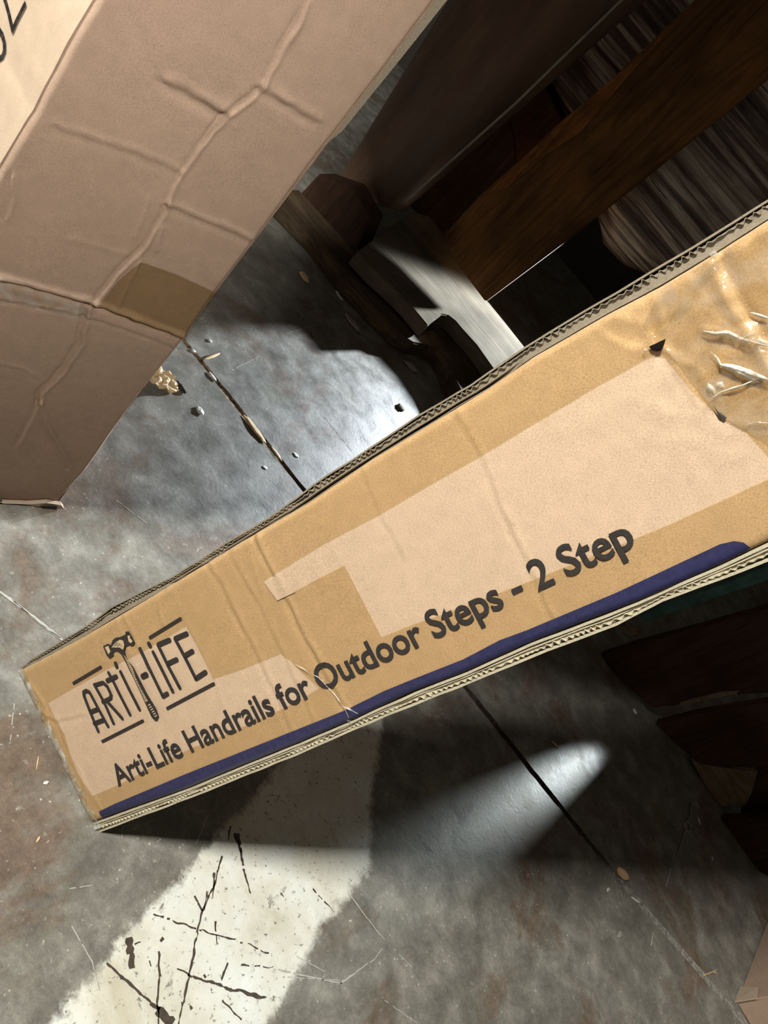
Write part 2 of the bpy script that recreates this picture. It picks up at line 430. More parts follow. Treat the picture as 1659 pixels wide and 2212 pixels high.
# ------------------------------------------------------------------ the long handrail box standing on its end
O = Vector((0.06502, 0.50440, 0.0))
ua = Vector((0.166455, 0.117762, 0.978992)); va = Vector((-0.974657, 0.170133, 0.145253)); na = ua.cross(va)
BW, BL, BD = .21731, 1.75, .085
BM = Matrix((ua, va, na)).transposed().to_4x4(); BM.translation = O
def uv(p):
    q = on_plane(p, O, na)-O; return (q.dot(ua), q.dot(va))
top_in = sorted(uv(p) for p in [(38,1452),(100,1420),(180,1376),(366,1266),(525,1169),(665,1087),(801,994),(916,924),(1054,840),(1150,772),(1310,680),(1425,620),(1550,545),(1659,475)])
top_out = sorted(uv(p) for p in [(30,1456),(60,1428),(120,1392),(180,1355),(233,1315),(273,1294),(366,1249),(472,1182),(573,1121),(635,1078),(671,1048),(831,945),(891,903),(982,849),(1012,833),(1130,750),(1260,670),(1330,630),(1490,535),(1659,430)])
bot_in = sorted(uv(p) for p in [(196,1778),(300,1740),(400,1705),(520,1655),(640,1607),(755,1558),(890,1495),(1002,1453),(1140,1390),(1375,1300),(1555,1220),(1659,1170)])
bot_out = sorted(uv(p) for p in [(205,1803),(300,1768),(400,1730),(500,1690),(640,1634),(776,1573),(881,1531),(972,1495),(1062,1459),(1180,1410),(1330,1355),(1430,1300),(1555,1255),(1659,1215)])
blue_up = [uv(p) for p in [(215,1752),(250,1735),(400,1672),(640,1576),(745,1534),(830,1492),(881,1471),(1002,1423),(1080,1382),(1140,1360),(1330,1280),(1480,1210),(1555,1175),(1585,1168),(1606,1171),(1622,1184)]]
cr = lambda px, a, s, k='ridge': mkcrease(uv, px, a*.9, max(.0022, s*.6), k)
BCR = [
 cr([(545,1140),(570,1195),(600,1255),(640,1340),(700,1450),(765,1565)], .0024, .006, 'step'),
 cr([(553,1160),(598,1255)], .0016, .004),
 cr([(450,1217),(480,1265),(557,1420),(640,1600)], .0014, .006, 'step'),
 cr([(497,1190),(560,1310),(640,1470),(690,1590)], .0008, .005, 'step'),
 cr([(533,1180),(615,1418),(650,1500)], .0006, .003),
 cr([(376,1275),(403,1340),(466,1470),(500,1580)], .0005, .004),
 cr([(365,1270),(345,1310),(352,1350)], .0009, .004),
 cr([(250,1335),(270,1385),(300,1450)], .0008, .003), cr([(270,1330),(292,1380),(320,1440)], .0008, .003),
 cr([(985,890),(1040,985),(1080,1090),(1150,1240),(1195,1340)], .0012, .005, 'step'),
 cr([(780,1020),(820,1110),(870,1200)], .0006, .005, 'step'), cr([(700,1130),(735,1220)], .0005, .005),
 cr([(1534,560),(1570,644),(1603,702),(1646,770),(1680,830)], .0030, .008),
 cr([(1560,560),(1600,640),(1640,700),(1680,760)], -.0030, .007),
 cr([(1425,752),(1450,690),(1490,650),(1545,575)], .0022, .008, 'step'),
 cr([(1425,750),(1380,700),(1330,680)], .0018, .006), cr([(1425,752),(1470,775),(1500,790),(1530,850)], .0016, .005),
 cr([(1405,745),(1350,740),(1310,715)], .0014, .006, 'step'), cr([(1440,765),(1470,820),(1500,870)], .0015, .005, 'step'),
 cr([(1520,715),(1560,720),(1600,735),(1660,745)], .0018, .004), cr([(1555,790),(1600,800),(1660,820)], .002, .005),
 cr([(1530,880),(1560,840),(1600,830)], .0014, .004), cr([(1605,920),(1660,912)], .0012, .003), cr([(1480,600),(1520,640),(1560,700)], .0012, .006),
 cr([(1400,640),(1420,690),(1425,750)], .0012, .006, 'step'),
 cr([(640,1400),(690,1480),(755,1530),(770,1560)], .0008, .003),
 cr([(75,1530),(120,1560),(180,1545)], .0012, .005, 'step'), cr([(125,1560),(150,1640),(190,1720)], .0009, .004, 'step'),
 cr([(60,1470),(95,1520),(105,1570)], .0012, .005), cr([(160,1640),(190,1700),(220,1750)], .001, .004)]
cz = uv((1570, 740))
def bh(u, v):
    h = .0010*noise.noise(Vector((u*7, v*7, 1))) + crease_h((u, v), BCR)
    r = math.hypot(u-cz[0], (v-cz[1])*.9)
    k = max(0, 1-r/.13)
    if k > 0: h += k*.0022*abs(noise.noise(Vector((u*38, v*38, 4)))) + k*.0014*noise.noise(Vector((u*75, v*75, 9)))
    return h
def edge_round(u, v):
    d = min(v-lerp(bot_in, u), lerp(top_in, u)-v, u+.002)
    return -.003*max(0, 1-d/.006)**2
hb = lambda u, v: bh(u, v)+edge_round(u, v)

box = empty('shipping_box', mat=BM)
tag(box, 'long narrow cardboard box with black handrail lettering and blue stripe, standing on its end', 'box')
NU, NV = 640, 90
vs, fs = [], []
for i in range(NU+1):
    u = BL*i/NU; b, t = lerp(bot_in, u), lerp(top_in, u)
    for j in range(NV+1):
        v = b+(t-b)*j/NV; vs.append((u, v, hb(u, v)))
for i in range(NU):
    for j in range(NV):
        k = i*(NV+1)+j; fs.append((k, k+NV+1, k+NV+2, k+1))
n0 = len(vs)
for i in range(NU+1):
    u = BL*i/NU; vs += [(u, lerp(bot_in, u), -BD), (u, lerp(top_in, u), -BD)]
for i in range(NU):
    k = i*(NV+1); a = n0+2*i
    fs += [(k, a, a+2, k+NV+1), (k+NV, k+2*NV+1, a+3, a+1), (a, a+1, a+3, a+2)]
for e, kk in ((0, 0), (NU, NU)):
    k = kk*(NV+1); a = n0+2*kk
    fs.append([k+j for j in range(NV+1)]+[a+1, a])
shell = mk('box_shell', vs, fs, M_kraft, box, True)
me = shell.data
for p in me.polygons:
    if abs(p.normal.z) < .5: p.use_smooth = False

def side_panel(inner, outer, sgn, skip, name):
    """the cut edges of the corrugated board beside the face: liners with a fluted sheet between, running back into depth"""
    bm = bmesh.new(); N = 1300; us = [BL*i/N for i in range(N+1)]
    def ribbon(fun, th, d0, d1):
        prev = None
        for u in us:
            c = fun(u)
            q = [bm.verts.new((u, c-th/2, d0(u) if callable(d0) else d0)), bm.verts.new((u, c+th/2, d0(u) if callable(d0) else d0)), bm.verts.new((u, c+th/2, d1)), bm.verts.new((u, c-th/2, d1))]
            if prev:
                for a in range(4): bm.faces.new((prev[a], q[a], q[(a+1) % 4], prev[(a+1) % 4]))
            prev = q
    gap = lambda u: lerp(outer, u)-lerp(inner, u)
    wob = lambda u, k: .0006*noise.noise(Vector((u*26, k, 0)))
    for f, th, d0 in skip:
        ribbon(lambda u, f=f: lerp(inner, u)+gap(u)*f+wob(u, f*9), th, lambda u, f=f: -.002-.002*f+.0012*noise.noise(Vector((u*40, f*5, 2)))+d0, -BD)
    lo, hi = FL[name]
    ribbon(lambda u: lerp(inner, u)+gap(u)*((lo+hi)/2+(hi-lo)*(.27+.42*noise.noise(Vector((u*34, 8, 1))))*math.sin(u*2*math.pi/.0068+9*noise.noise(Vector((u*24, 2, 2)))))+wob(u, 3), .0007, lambda u: -.0035+.001*noise.noise(Vector((u*60, 7, 2))), -.03)
    ribbon(lambda u: lerp(inner, u)+gap(u)*.22, .0034, lambda u: -.0038+.0015*noise.noise(Vector((u*50, 1, 8)))-.016*max(0, min(1, (u-.30)/.06))*max(0, min(1, (.78-u)/.06)), -BD)
    ribbon(lambda u: lerp(inner, u)+gap(u)*.55, .006, lambda u: -.0062+.0032*noise.noise(Vector((u*45, 4, 4))), -BD)
    o = bm_obj(name, bm, M_edge2 if sgn < 0 else M_edge, box); return o
FL = {'upper_flap': (.50, .90), 'lower_flap': (.48, .88)}
side_panel(top_in, top_out, 1, [(.10, .0008, -.004), (.38, .0013, -.002), (.97, .0016, 0)], 'upper_flap')
side_panel(bot_in, bot_out, -1, [(.20, .0024, .0), (.42, .0012, -.001), (.93, .0022, 0)], 'lower_flap')
for n_ in ('upper_flap', 'lower_flap'):
    bpy.data.objects[n_].name = 'corrugated_flap'

# tape laid over the face, with the two bare areas left open
bareA = [uv(p) for p in [(105,1518),(140,1497),(222,1451),(313,1405),(403,1352),(432,1405),(462,1466),(520,1447),(575,1425),(606,1412),(625,1424),(650,1450),(690,1485),(650,1510),(600,1535),(510,1576),(415,1615),(330,1655),(262,1692),(215,1712),(200,1718),(168,1668),(150,1620),(140,1585),(125,1560)]]
bareB = [uv(p) for p in [(570,1255),(640,1212),(700,1175),(820,1112),(930,1047),(1040,985),(1160,912),(1290,835),(1410,768),(1438,772),(1470,812),(1500,850),(1560,905),(1610,930),(1659,985),(1668,1030),(1560,1080),(1450,1130),(1300,1192),(1130,1260),(1000,1310),(900,1345),(825,1375),(785,1297),(745,1220),(680,1253),(600,1297)]]
outl = [(u, lerp(bot_in, u)+.0005) for u in [0.002+.03*i for i in range(58)]]
outr = [(u, lerp(top_in, u)-.0005) for u in [0.002+.03*i for i in range(58)]][::-1]
drape('packing_tape', [[outl+outr, bareA[::-1], bareB[::-1]]], hb, .0009, .004, M_tape, box)['label'] = 'amber packing tape covering the cardboard around two bare patches'
# crumpled clear tape at the upper end
ct = [uv(p) for p in [(1425,625),(1550,548),(1659,480),(1740,430),(1760,900),(1659,960),(1612,928),(1560,900),(1515,850),(1470,790),(1435,750),(1390,700)]]
def hct(u, v):
    e = abs(noise.noise(Vector((u*30, v*30, 14))))
    return hb(u, v)+.0022*max(0, .35-e)+.0008*noise.noise(Vector((u*110, v*110, 3)))
drape('clear_tape', [ct], hct, .0018, .003, M_tape_wr, box)['label'] = 'crumpled shiny clear tape'
M_fold_glint = tape('white_fold_glint', (.98, .97, .95), 1.4, .3, 60, .12, .9)  # tape pinches coloured milky white to paint in the highlight streaks
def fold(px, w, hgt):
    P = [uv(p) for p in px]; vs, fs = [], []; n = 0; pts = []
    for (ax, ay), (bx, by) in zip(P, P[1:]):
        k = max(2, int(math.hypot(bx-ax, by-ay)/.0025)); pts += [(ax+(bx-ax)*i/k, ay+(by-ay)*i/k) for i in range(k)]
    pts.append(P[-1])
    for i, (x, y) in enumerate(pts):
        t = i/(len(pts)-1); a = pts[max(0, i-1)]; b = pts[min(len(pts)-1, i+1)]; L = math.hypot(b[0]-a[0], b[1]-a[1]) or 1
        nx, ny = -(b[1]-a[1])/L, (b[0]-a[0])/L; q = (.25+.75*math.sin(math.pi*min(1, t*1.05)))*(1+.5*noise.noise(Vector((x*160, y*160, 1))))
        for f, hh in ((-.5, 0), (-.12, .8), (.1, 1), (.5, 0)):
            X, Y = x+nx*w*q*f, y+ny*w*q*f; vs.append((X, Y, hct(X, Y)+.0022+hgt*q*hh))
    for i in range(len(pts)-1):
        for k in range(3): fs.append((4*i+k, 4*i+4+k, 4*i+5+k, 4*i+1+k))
    mk('tape_fold_glint', vs, fs, M_fold_glint, box, True)
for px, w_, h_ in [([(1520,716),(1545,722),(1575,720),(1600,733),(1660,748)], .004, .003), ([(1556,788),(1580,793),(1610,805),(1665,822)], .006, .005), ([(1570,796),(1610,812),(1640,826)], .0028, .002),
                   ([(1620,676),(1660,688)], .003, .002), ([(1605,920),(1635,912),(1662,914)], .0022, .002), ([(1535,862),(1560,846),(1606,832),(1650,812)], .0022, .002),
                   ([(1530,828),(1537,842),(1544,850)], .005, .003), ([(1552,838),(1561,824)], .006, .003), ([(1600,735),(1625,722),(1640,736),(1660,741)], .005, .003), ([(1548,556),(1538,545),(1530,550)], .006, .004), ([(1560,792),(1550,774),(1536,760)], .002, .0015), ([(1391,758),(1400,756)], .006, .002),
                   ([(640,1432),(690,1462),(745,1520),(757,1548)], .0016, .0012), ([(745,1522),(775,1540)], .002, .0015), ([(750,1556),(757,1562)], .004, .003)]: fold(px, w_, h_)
drape('tape_patch', [[uv(p) for p in [(573,1259),(603,1241),(640,1278),(600,1297)]]], hb, .0012, .006, M_kraft, box)
# tape folded round the bottom end, sticking out as a thin rim
vs, fs = [], []
for j in range(61):
    v = -.010+(BW+.014)*j/60; wv = .003*noise.noise(Vector((v*60, 1, 0))); bulge = .0015*noise.noise(Vector((v*150, 3, 0)))
    tip = -.010 if j < 2 else 0
    vs += [(.014+2*wv, v, hb(.014, min(max(v, .001), BW-.001))+.0014), (.002+wv*.3, v, .001+bulge), (-.0045+wv+tip*.3, v, -.006+bulge), (-.004+wv*.6, v, -.05)]
for j in range(60):
    for k in range(3): fs.append((4*j+k, 4*j+4+k, 4*j+5+k, 4*j+1+k))
mk('end_tape', vs, fs, M_tape_end, box, True)['label'] = 'clear milky tape wrapped around the bottom end'
blue = blue_up + [(u, lerp(bot_in, u)+.0004) for u in [blue_up[-1][0]-.004-.03*i for i in range(40)] if u > .012]
drape('blue_stripe', [blue], hb, .0014, .006, M_blue, box)['label'] = 'dark blue stripe'

# printed line of text
tp = [uv(p) for p in [(257, 1697), (1287, 1220)]]
def text_mesh(body, off):
    c = bpy.data.curves.new('line', 'FONT'); c.body = body; c.offset = off; c.resolution_u = 4
    o = bpy.data.objects.new('line', c); COL.objects.link(o); bpy.context.view_layer.update()
    m = bpy.data.meshes.new_from_object(o.evaluated_get(bpy.context.evaluated_depsgraph_get()))
    bpy.data.objects.remove(o); return m
tm = text_mesh('Arti-Life Handrails for Outdoor Steps - 2 Step', .019)
bm = bmesh.new(); bm.from_mesh(tm)
x0 = min(v.co.x for v in bm.verts); x1 = max(v.co.x for v in bm.verts)
U0, U1 = uv((257, 1697))[0], uv((1374, 1170))[0]
V0, V1 = uv((257, 1697))[1], uv((1225, 1243))[1]
TXT_H = .0385
for v in bm.verts:
    t = (v.co.x-x0)/(x1-x0); v.co.x, v.co.y = U0+(U1-U0)*t, V0+(V1-V0)*t + v.co.y*TXT_H
bmesh.ops.triangulate(bm, faces=bm.faces)
drape_bm('lettering', bm, hb, .0017, .006, M_ink, box)['label'] = 'black printed handrail lettering'
# logo, drawn stroke by stroke
lg = lambda p: uv((140+p[0]/4.608, 1310+p[1]/4.608))
LS = .000132
st = []
def S(pts, w): st.extend(stroke_polys([lg(p) for p in pts], w*LS))
for pts in ([(338,1235),(262,1050),(200,885),(196,850),(222,832),(255,848),(280,895),(350,1030),(435,1185)], [(305,775),(400,950),(490,1155)], [(310,775),(392,752),(432,790),(468,870),(465,905),(385,945)], [(430,940),(510,1030),(578,1108)],
            [(447,655),(490,735),(560,880),(655,1068)], [(566,645),(650,820),(750,1018)], [(762,415),(870,650),(985,890)], [(890,450),(985,640),(1082,838)], [(938,378),(1040,590),(1152,802)], [(1108,318),(1210,510),(1312,712)]): S(pts, 37)
for pts in ([(262,1045),(325,1022)], [(300,1160),(385,1128)], [(432,732),(522,690)], [(985,888),(1028,862)], [(945,372),(1050,328)], [(1040,560),(1122,522)], [(1112,312),(1222,265)], [(1218,475),(1278,440)], [(1312,712),(1408,648)]): S(pts, 42)
S([(785,690),(820,672)], 52); S([(518,562),(526,590)], 44); S([(848,366),(858,384)], 44)
for pts in ([(95,758),(370,595)], [(858,303),(1162,115)], [(380,1338),(785,1132)], [(1028,1008),(1492,762)]): S(pts, 27)
logo = drape('logo', st, hb, .0017, .006, M_ink, box); logo['label'] = 'black printed hammer logo'
ham = [(395,390),(440,365),(475,375),(490,330),(520,305),(565,298),(615,275),(620,245),(655,240),(690,290),(715,345),(700,380),(670,385),(655,375),(625,390),(610,430),(620,480),(640,530),(700,600),(730,660),(760,720),(830,860),(920,1010),(945,1085),(930,1130),(905,1130),(870,1090),(815,970),(740,800),(690,690),(660,640),(620,550),(575,470),(545,440),(510,435),(495,455),(500,480),(460,510),(430,480)]
drape('hammer_drawing', [[lg(p) for p in ham]], hb, .0019, .006, M_ink, logo)
hl = [[(482,400),(520,352),(562,325),(600,330),(612,375),(596,425),(560,402),(512,402)], [(600,475),(628,505),(690,612),(715,690),(765,800),(838,935),(812,945),(742,790),(690,680),(652,598)], [(415,400),(448,385),(470,440),(450,470)], [(640,285),(665,280),(690,340),(672,360),(650,340)]]
for k in range(6): hl.append([(838+13*k, 975+22*k), (862+13*k, 962+22*k), (866+13*k, 972+22*k), (842+13*k, 985+22*k)])
hi = drape('hammer_highlight', [[lg(p) for p in q] for q in hl], hb, .0021, .006, M_liner, logo); 
ht = []
for k in range(44):                                    # hatching on the handle and head
    t = k/43; x = 612+t*205; y = 490+t*440
    ht += stroke_polys([lg((x-14, y+4+7*(k % 2))), lg((x+10+5*(k % 3), y-4))], 3.2*LS, False)
for k in range(9): ht += stroke_polys([lg((500+12*k, 398-(k % 3)*6)), lg((530+9*k, 345+4*k))], 3*LS, False)
drape('hatching', ht, hb, .0023, .006, M_ink, logo)
# torn hole: a flat dark patch paints the shade inside it
tear = [uv(p) for p in [(1403,749),(1418,742),(1428,737),(1439,732),(1434,748),(1428,758),(1419,760),(1409,756)]]
drape('torn_hole_shade', [tear], hb, .0021, .006, M_hole_shade, box)['label'] = 'small torn hole, its inner shade painted as a flat dark patch'
nick = [[uv(p) for p in q] for q in ([(1541,874),(1552,888),(1571,902),(1566,908),(1555,902)], [(1428,768),(1433,770),(1432,776),(1427,774)], [(1475,778),(1484,781),(1481,784)])]
for q in nick[:1]: drape('edge_nick', [q], hb, .0023, .006, M_ink, box)

# ------------------------------------------------------------------ the big carton on the left
C1 = fl((130, 1090)); dS = Vector((.52, .854, 0)).normalized(); dZ = Vector((0, 0, 1)); nC = Vector((.854, -.52, 0)).normalized()
CM = Matrix((dS, dZ, nC)).transposed().to_4x4(); CM.translation = C1
def cs(p):
    q = on_plane(p, C1, nC)-C1; return (q.dot(dS), q.z)
redge = sorted((cs(p)[1], cs(p)[0]) for p in [(130,1083),(156,1052),(185,1020),(312,843),(400,735),(470,630),(555,520),(700,325),(830,155),(946,0)])
ledge = sorted((cs(p)[1], cs(p)[0]) for p in [(204,0),(169,58),(146,97),(116,157),(94,197),(72,243),(60,260),(0,360)])
zt = 1.33
dz = (ledge[-1][1]-ledge[0][1])/(ledge[-1][0]-ledge[0][0])
ledge = [(0, ledge[0][1]-dz*ledge[0][0])]+ledge+[(zt, ledge[-1][1]+dz*(zt-ledge[-1][0]))]
dr = (redge[-1][1]-redge[-4][1])/(redge[-1][0]-redge[-4][0])
redge.append((zt, redge[-1][1]+dr*(zt-redge[-1][0])))
kc = lambda px, a, s, k='ridge': mkcrease(cs, px, a*.95, max(.0028, s*.46), k)
CCR = [
 kc([(665,10),(620,90),(590,140),(567,190),(545,210),(480,260),(430,320),(395,370),(375,400),(360,450),(315,530),(295,550),(250,590),(215,640),(197,655)], .0030, .0065, 'step'),
 kc([(665,10),(590,140),(545,210)], .0012, .004), kc([(430,320),(375,400),(360,450)], .0016, .005),
 kc([(190,660),(175,740),(130,810),(88,850),(85,870)], .0062, .008, 'step'), kc([(85,870),(100,920),(150,1010)], .004, .007, 'step'),
 kc([(85,870),(60,920),(40,960)], .0016, .008, 'step'),
 kc([(130,280),(200,300),(300,335),(380,370)], .0022, .009, 'step'), kc([(370,185),(420,215),(480,245)], .0032, .013, 'step'), kc([(345,180),(400,205),(475,250)], -.0022, .010),
 kc([(570,195),(620,225),(680,260)], .0036, .011, 'step'), kc([(365,445),(450,480),(510,505),(560,528)], .0036, .009, 'step'),
 kc([(150,515),(220,535),(290,555)], .0010, .003), kc([(300,560),(380,590),(470,632)], .0009, .003),
 kc([(0,602),(100,628),(200,655),(290,690),(400,732)], .0085, .008, 'step'),
 kc([(0,645),(100,665),(190,685),(270,710),(370,748)], .003, .006, 'step'),
 kc([(300,565),(280,610),(255,665)], .0018, .005), kc([(320,430),(310,470),(290,510)], .0014, .006), kc([(330,500),(315,530)], .0018, .005), kc([(352,490),(338,540)], .0018, .005),
 kc([(22,385),(25,430),(12,470)], .002, .005, 'step'), kc([(0,790),(50,800),(85,825)], .0016, .008, 'step'), kc([(485,262),(510,275)], .001, .003)]
def hc(s, z):
    return .0022*noise.noise(Vector((s*5, z*5, 3)))+.0008*noise.noise(Vector((s*18, z*18, 6)))+crease_h((s, z), CCR)
carton = empty('moving_carton', mat=CM)
tag(carton, 'large creased brown cardboard carton, upper left, with black handwriting on its bright side', 'box')
NS, NZ = 170, 330; zrow = [1.05*i/320 for i in range(321)]+[1.05+(zt-1.05)*i/10 for i in range(1,11)]
vs, fs = [], []
for i in range(NZ+1):
    z = zrow[i]; a, b = lerp(redge, z), lerp(ledge, z)
    for j in range(NS+1):
        t = j/NS; s = a+(b-a)*t; e = min(t, 1-t)*abs(b-a)
        vs.append((s, z, hc(s, z)-.006*max(0, 1-e/.008)**2))
for i in range(NZ):
    for j in range(NS):
        k = i*(NS+1)+j; fs.append((k, k+1, k+NS+2, k+NS+1))
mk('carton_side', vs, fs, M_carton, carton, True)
# remaining walls: parallelogram plan (the carton is racked out of square)
Rl = CM.to_3x3().inverted(); e2 = Rl @ Vector((-.93, .30, 0)).normalized()
f1 = lambda z: Vector((lerp(ledge, z), z, -.003)); f0 = lambda z: Vector((lerp(redge, z), z, -.003))
vs, fs = [], []; NF = 40
for i in range(NZ+1):
    z = zrow[i]; p = f1(z)
    for j in range(NF+1):
        q = p+e2*(.65*j/NF); q.z += .0012*noise.noise(Vector((j*.3, z*9, 2)))*(1 if j else 0); vs.append(q)
for i in range(NZ):
    for j in range(NF):
        k = i*(NF+1)+j; fs.append((k, k+1, k+NF+2, k+NF+1))
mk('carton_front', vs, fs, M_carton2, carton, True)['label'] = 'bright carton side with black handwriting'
c = [f1(0)+e2*.65, f1(zt)+e2*.65, f0(zt)+e2*.65, f0(0)+e2*.65, f0(0), f0(zt), f1(zt), f1(0)]
mk('carton_back', c, [(0, 1, 2, 3), (3, 2, 5, 4), (1, 6, 5, 2)], M_carton, carton)
# handwriting on the bright side
n2 = (CM.to_3x3() @ e2).cross(CM.to_3x3() @ (f1(1.0)-f1(.5))).normalized(); pf = CM @ f1(.80)
if n2.y > 0: n2 = -n2
def cf(p):
    q = CM.inverted() @ on_plane(p, pf, n2); b = f1(q.y); t = (q-b).dot(e2)
    return b+e2*t+(Rl @ n2)*.0014
bm = bmesh.new()
def pen(px, w):
    px = [(a[0]+(b[0]-a[0])*k/6, a[1]+(b[1]-a[1])*k/6) for a, b in zip(px, px[1:]) for k in range(6)]+[px[-1]]
    P = [cf(p) for p in px]; nn = (Rl @ n2)
    for a, b in zip(P, P[1:]):
        d = (b-a).normalized(); s = d.cross(nn)*w/2
        bm.faces.new([bm.verts.new(x) for x in (a+s-d*w*.35, b+s+d*w*.35, b-s+d*w*.35, a-s-d*w*.35)])
pen([(8,-14),(15,8),(21,30),(25,48),(29,66)], .0045); pen([(29,66),(38,45),(48,26),(57,10)], .0045)
pen([(-14,58),(-2,64),(5,76),(9,92),(9,108),(4,122),(-6,131),(-18,130),(-26,116)], .0048)
bm_obj('handwriting', bm, M_ink, carton)['label'] = 'black marker handwriting'
# tapes, seam lip, bottom flap
drape('brown_tape', [[cs(p) for p in [(303,562),(385,592),(469,632),(435,682),(402,728),(330,702),(262,676),(215,655),(255,605)]]], hc, .0012, .006, M_tape_br, carton)['label'] = 'brown tape patch along the seam'
drape('clear_tape', [[cs(p) for p in [(-30,596),(0,604),(100,632),(190,662),(192,676),(186,690),(130,680),(60,662),(0,648),(-30,640)]]], hc, .0016, .005, M_tape_cl, carton)['label'] = 'milky clear tape over the seam'
fl_ = [cs(p) for p in [(-60,1086),(0,1083),(60,1080),(100,1077),(131,1083),(124,1106),(118,1110),(70,1104),(62,1112),(20,1104),(-60,1107)]]
bm = bmesh.new(); va_ = [bm.verts.new((s, max(z, .002), .008+.003*noise.noise(Vector((s*40, 0, 0))))) for s, z in fl_]; bm.faces.new(va_)
bmesh.ops.triangulate(bm, faces=bm.faces)
r_ = bmesh.ops.extrude_face_region(bm, geom=bm.faces[:]); 
for v in [g for g in r_['geom'] if isinstance(g, bmesh.types.BMVert)]: v.co.z -= .007
bm_obj('bottom_flap', bm, M_carton2, carton)['label'] = 'pale torn flap along the bottom edge'
bt = [cs(p) for p in [(83,1079),(121,1079),(118,1090),(113,1104),(106,1110),(72,1108)]]
mk('black_tape', [(s, max(z, .003), .0125) for s, z in bt], [tuple(range(len(bt)))], plain('black_tape', lin(44, 44, 40), .5, .2, 60), carton)['label'] = 'small square of black tape'
# unseen carton added on top, above the frame, to shade goods and floor; the long box leans beside it
qa, qb = Vector((.75, .66, 0)), Vector((-.66, .75, 0))
sc2 = empty('shade_carton', (-.525, .209, 1.336)); tag(sc2, 'unseen brown carton added on top of the creased carton to shade the goods', 'box')
prism('shade_carton_body', [Vector((0, 0, 0)), qa*.72, qa*.72+qb*1.12, qb*1.12], Vector((0, 0, .9)), M_carton, sc2, .006)
prism('shade_carton_strip', [Vector((0, 0, .42))-qb*.0015, qa*.72+Vector((0, 0, .42))-qb*.0015, qa*.72+Vector((0, 0, .48))-qb*.0015, Vector((0, 0, .48))-qb*.0015], qb*.001, M_carton2, sc2, 0)
# loose lip of board along the far vertical edge
lip_in = [cs(p) for p in [(700,325),(830,155),(946,0)]]
lip = lip_in[::-1]+[cs(p) for p in [(706,330),(745,300),(872,145),(988,0)]]
bm = bmesh.new(); vv = [bm.verts.new((s, z, -.012)) for s, z in lip]; bm.faces.new(vv)
r_ = bmesh.ops.extrude_face_region(bm, geom=bm.faces[:])
for v in [g for g in r_['geom'] if isinstance(g, bmesh.types.BMVert)]: v.co.z -= .004
bm_obj('flap_lip', bm, M_edge, carton)['label'] = 'greyish raw board edge beyond the fold'

# ------------------------------------------------------------------ stacked goods behind: roll, plank, wrapped load, block, dark gap filler
BY = Vector((0, 1, 0))
def upright(name, px, y, depth, mat, parent=None, bevel=.004):
    return prism(name, [on_y(p, y) for p in px], BY*depth, mat, parent, bevel)
# big dark roll; its edge highlight is painted as a pale strip
L0, L1 = [on_y(p, 2.30) for p in [(690,520),(640,470)]], [on_y(p, 2.30) for p in [(905,-60),(1010,-100)]]
lft = [on_y(p, 2.32) for p in [(725,512),(700,330),(830,130),(1000,-90),(1090,-200)]]
vs, fs = [], []
la, lb = on_y((775, 480), 2.32), on_y((985, -40), 2.32)
ra, rb = on_y((850, 458), 2.32), on_y((1385, -42), 2.32)
la0 = on_y((740, 400), 2.32)
roll = empty('dark_roll', (0, 0, 0))
tag(roll, 'tall dark brown roll standing behind the large carton', 'roll')
NR = 28
P0, P1, Q0, Q1 = on_y((700, 400), 2.32), on_y((960, -80), 2.32), on_y((850, 458), 2.32), on_y((1425, -80), 2.32)
for i in range(25):
    a, b = P0.lerp(P1, i/24), Q0.lerp(Q1, i/24); R_ = (b-a).length/2
    for j in range(NR):
        ph = 2*math.pi*j/NR
        vs.append((a+b)/2 + (b-a)/2*math.cos(ph) + Vector((0, -1, 0))*R_*.62*math.sin(ph)+Vector((0, R_*.62, 0)))
for i in range(24):
    for j in range(NR): fs.append((i*NR+j, i*NR+(j+1) % NR, (i+1)*NR+(j+1) % NR, (i+1)*NR+j))
fs.append(tuple(range(NR))); fs.append(tuple(24*NR+j for j in range(NR))[::-1])
mk('roll_body', vs, fs, M_roll, roll, True)
eq = [on_y(p, 2.31) for p in [(874,434),(1110,223),(1370,-30),(1376,-30),(1114,225),(876,437)]]
prism('highlight_strip', eq, BY*.01, plain('pale_edge_highlight', lin(150, 144, 130), .5), roll, 0)['label'] = 'thin pale strip painted as the edge highlight'

plank = upright('wooden_plank', [(955,510),(1033,425),(1120,348),(1206,266),(1300,190),(1490,10),(1620,-115),(1830,30),(1659,170),(1500,298),(1350,420),(1200,538),(1048,652),(990,575)], 2.45, .03, M_plank)
tag(plank, 'wide weathered brown plank standing upright between dark roll and wrapped load', 'plank')
chip = upright('splintered_edge', [(1035,424),(1120,350),(1206,268),(1330,165),(1440,70),(1335,190),(1255,285),(1180,335),(1095,405)], 2.444, .005, wood('raw_splinter', lin(98, 58, 28), lin(176, 118, 62), 1.5), plank, 0)
chip['label'] = 'raw orange splintered edge'
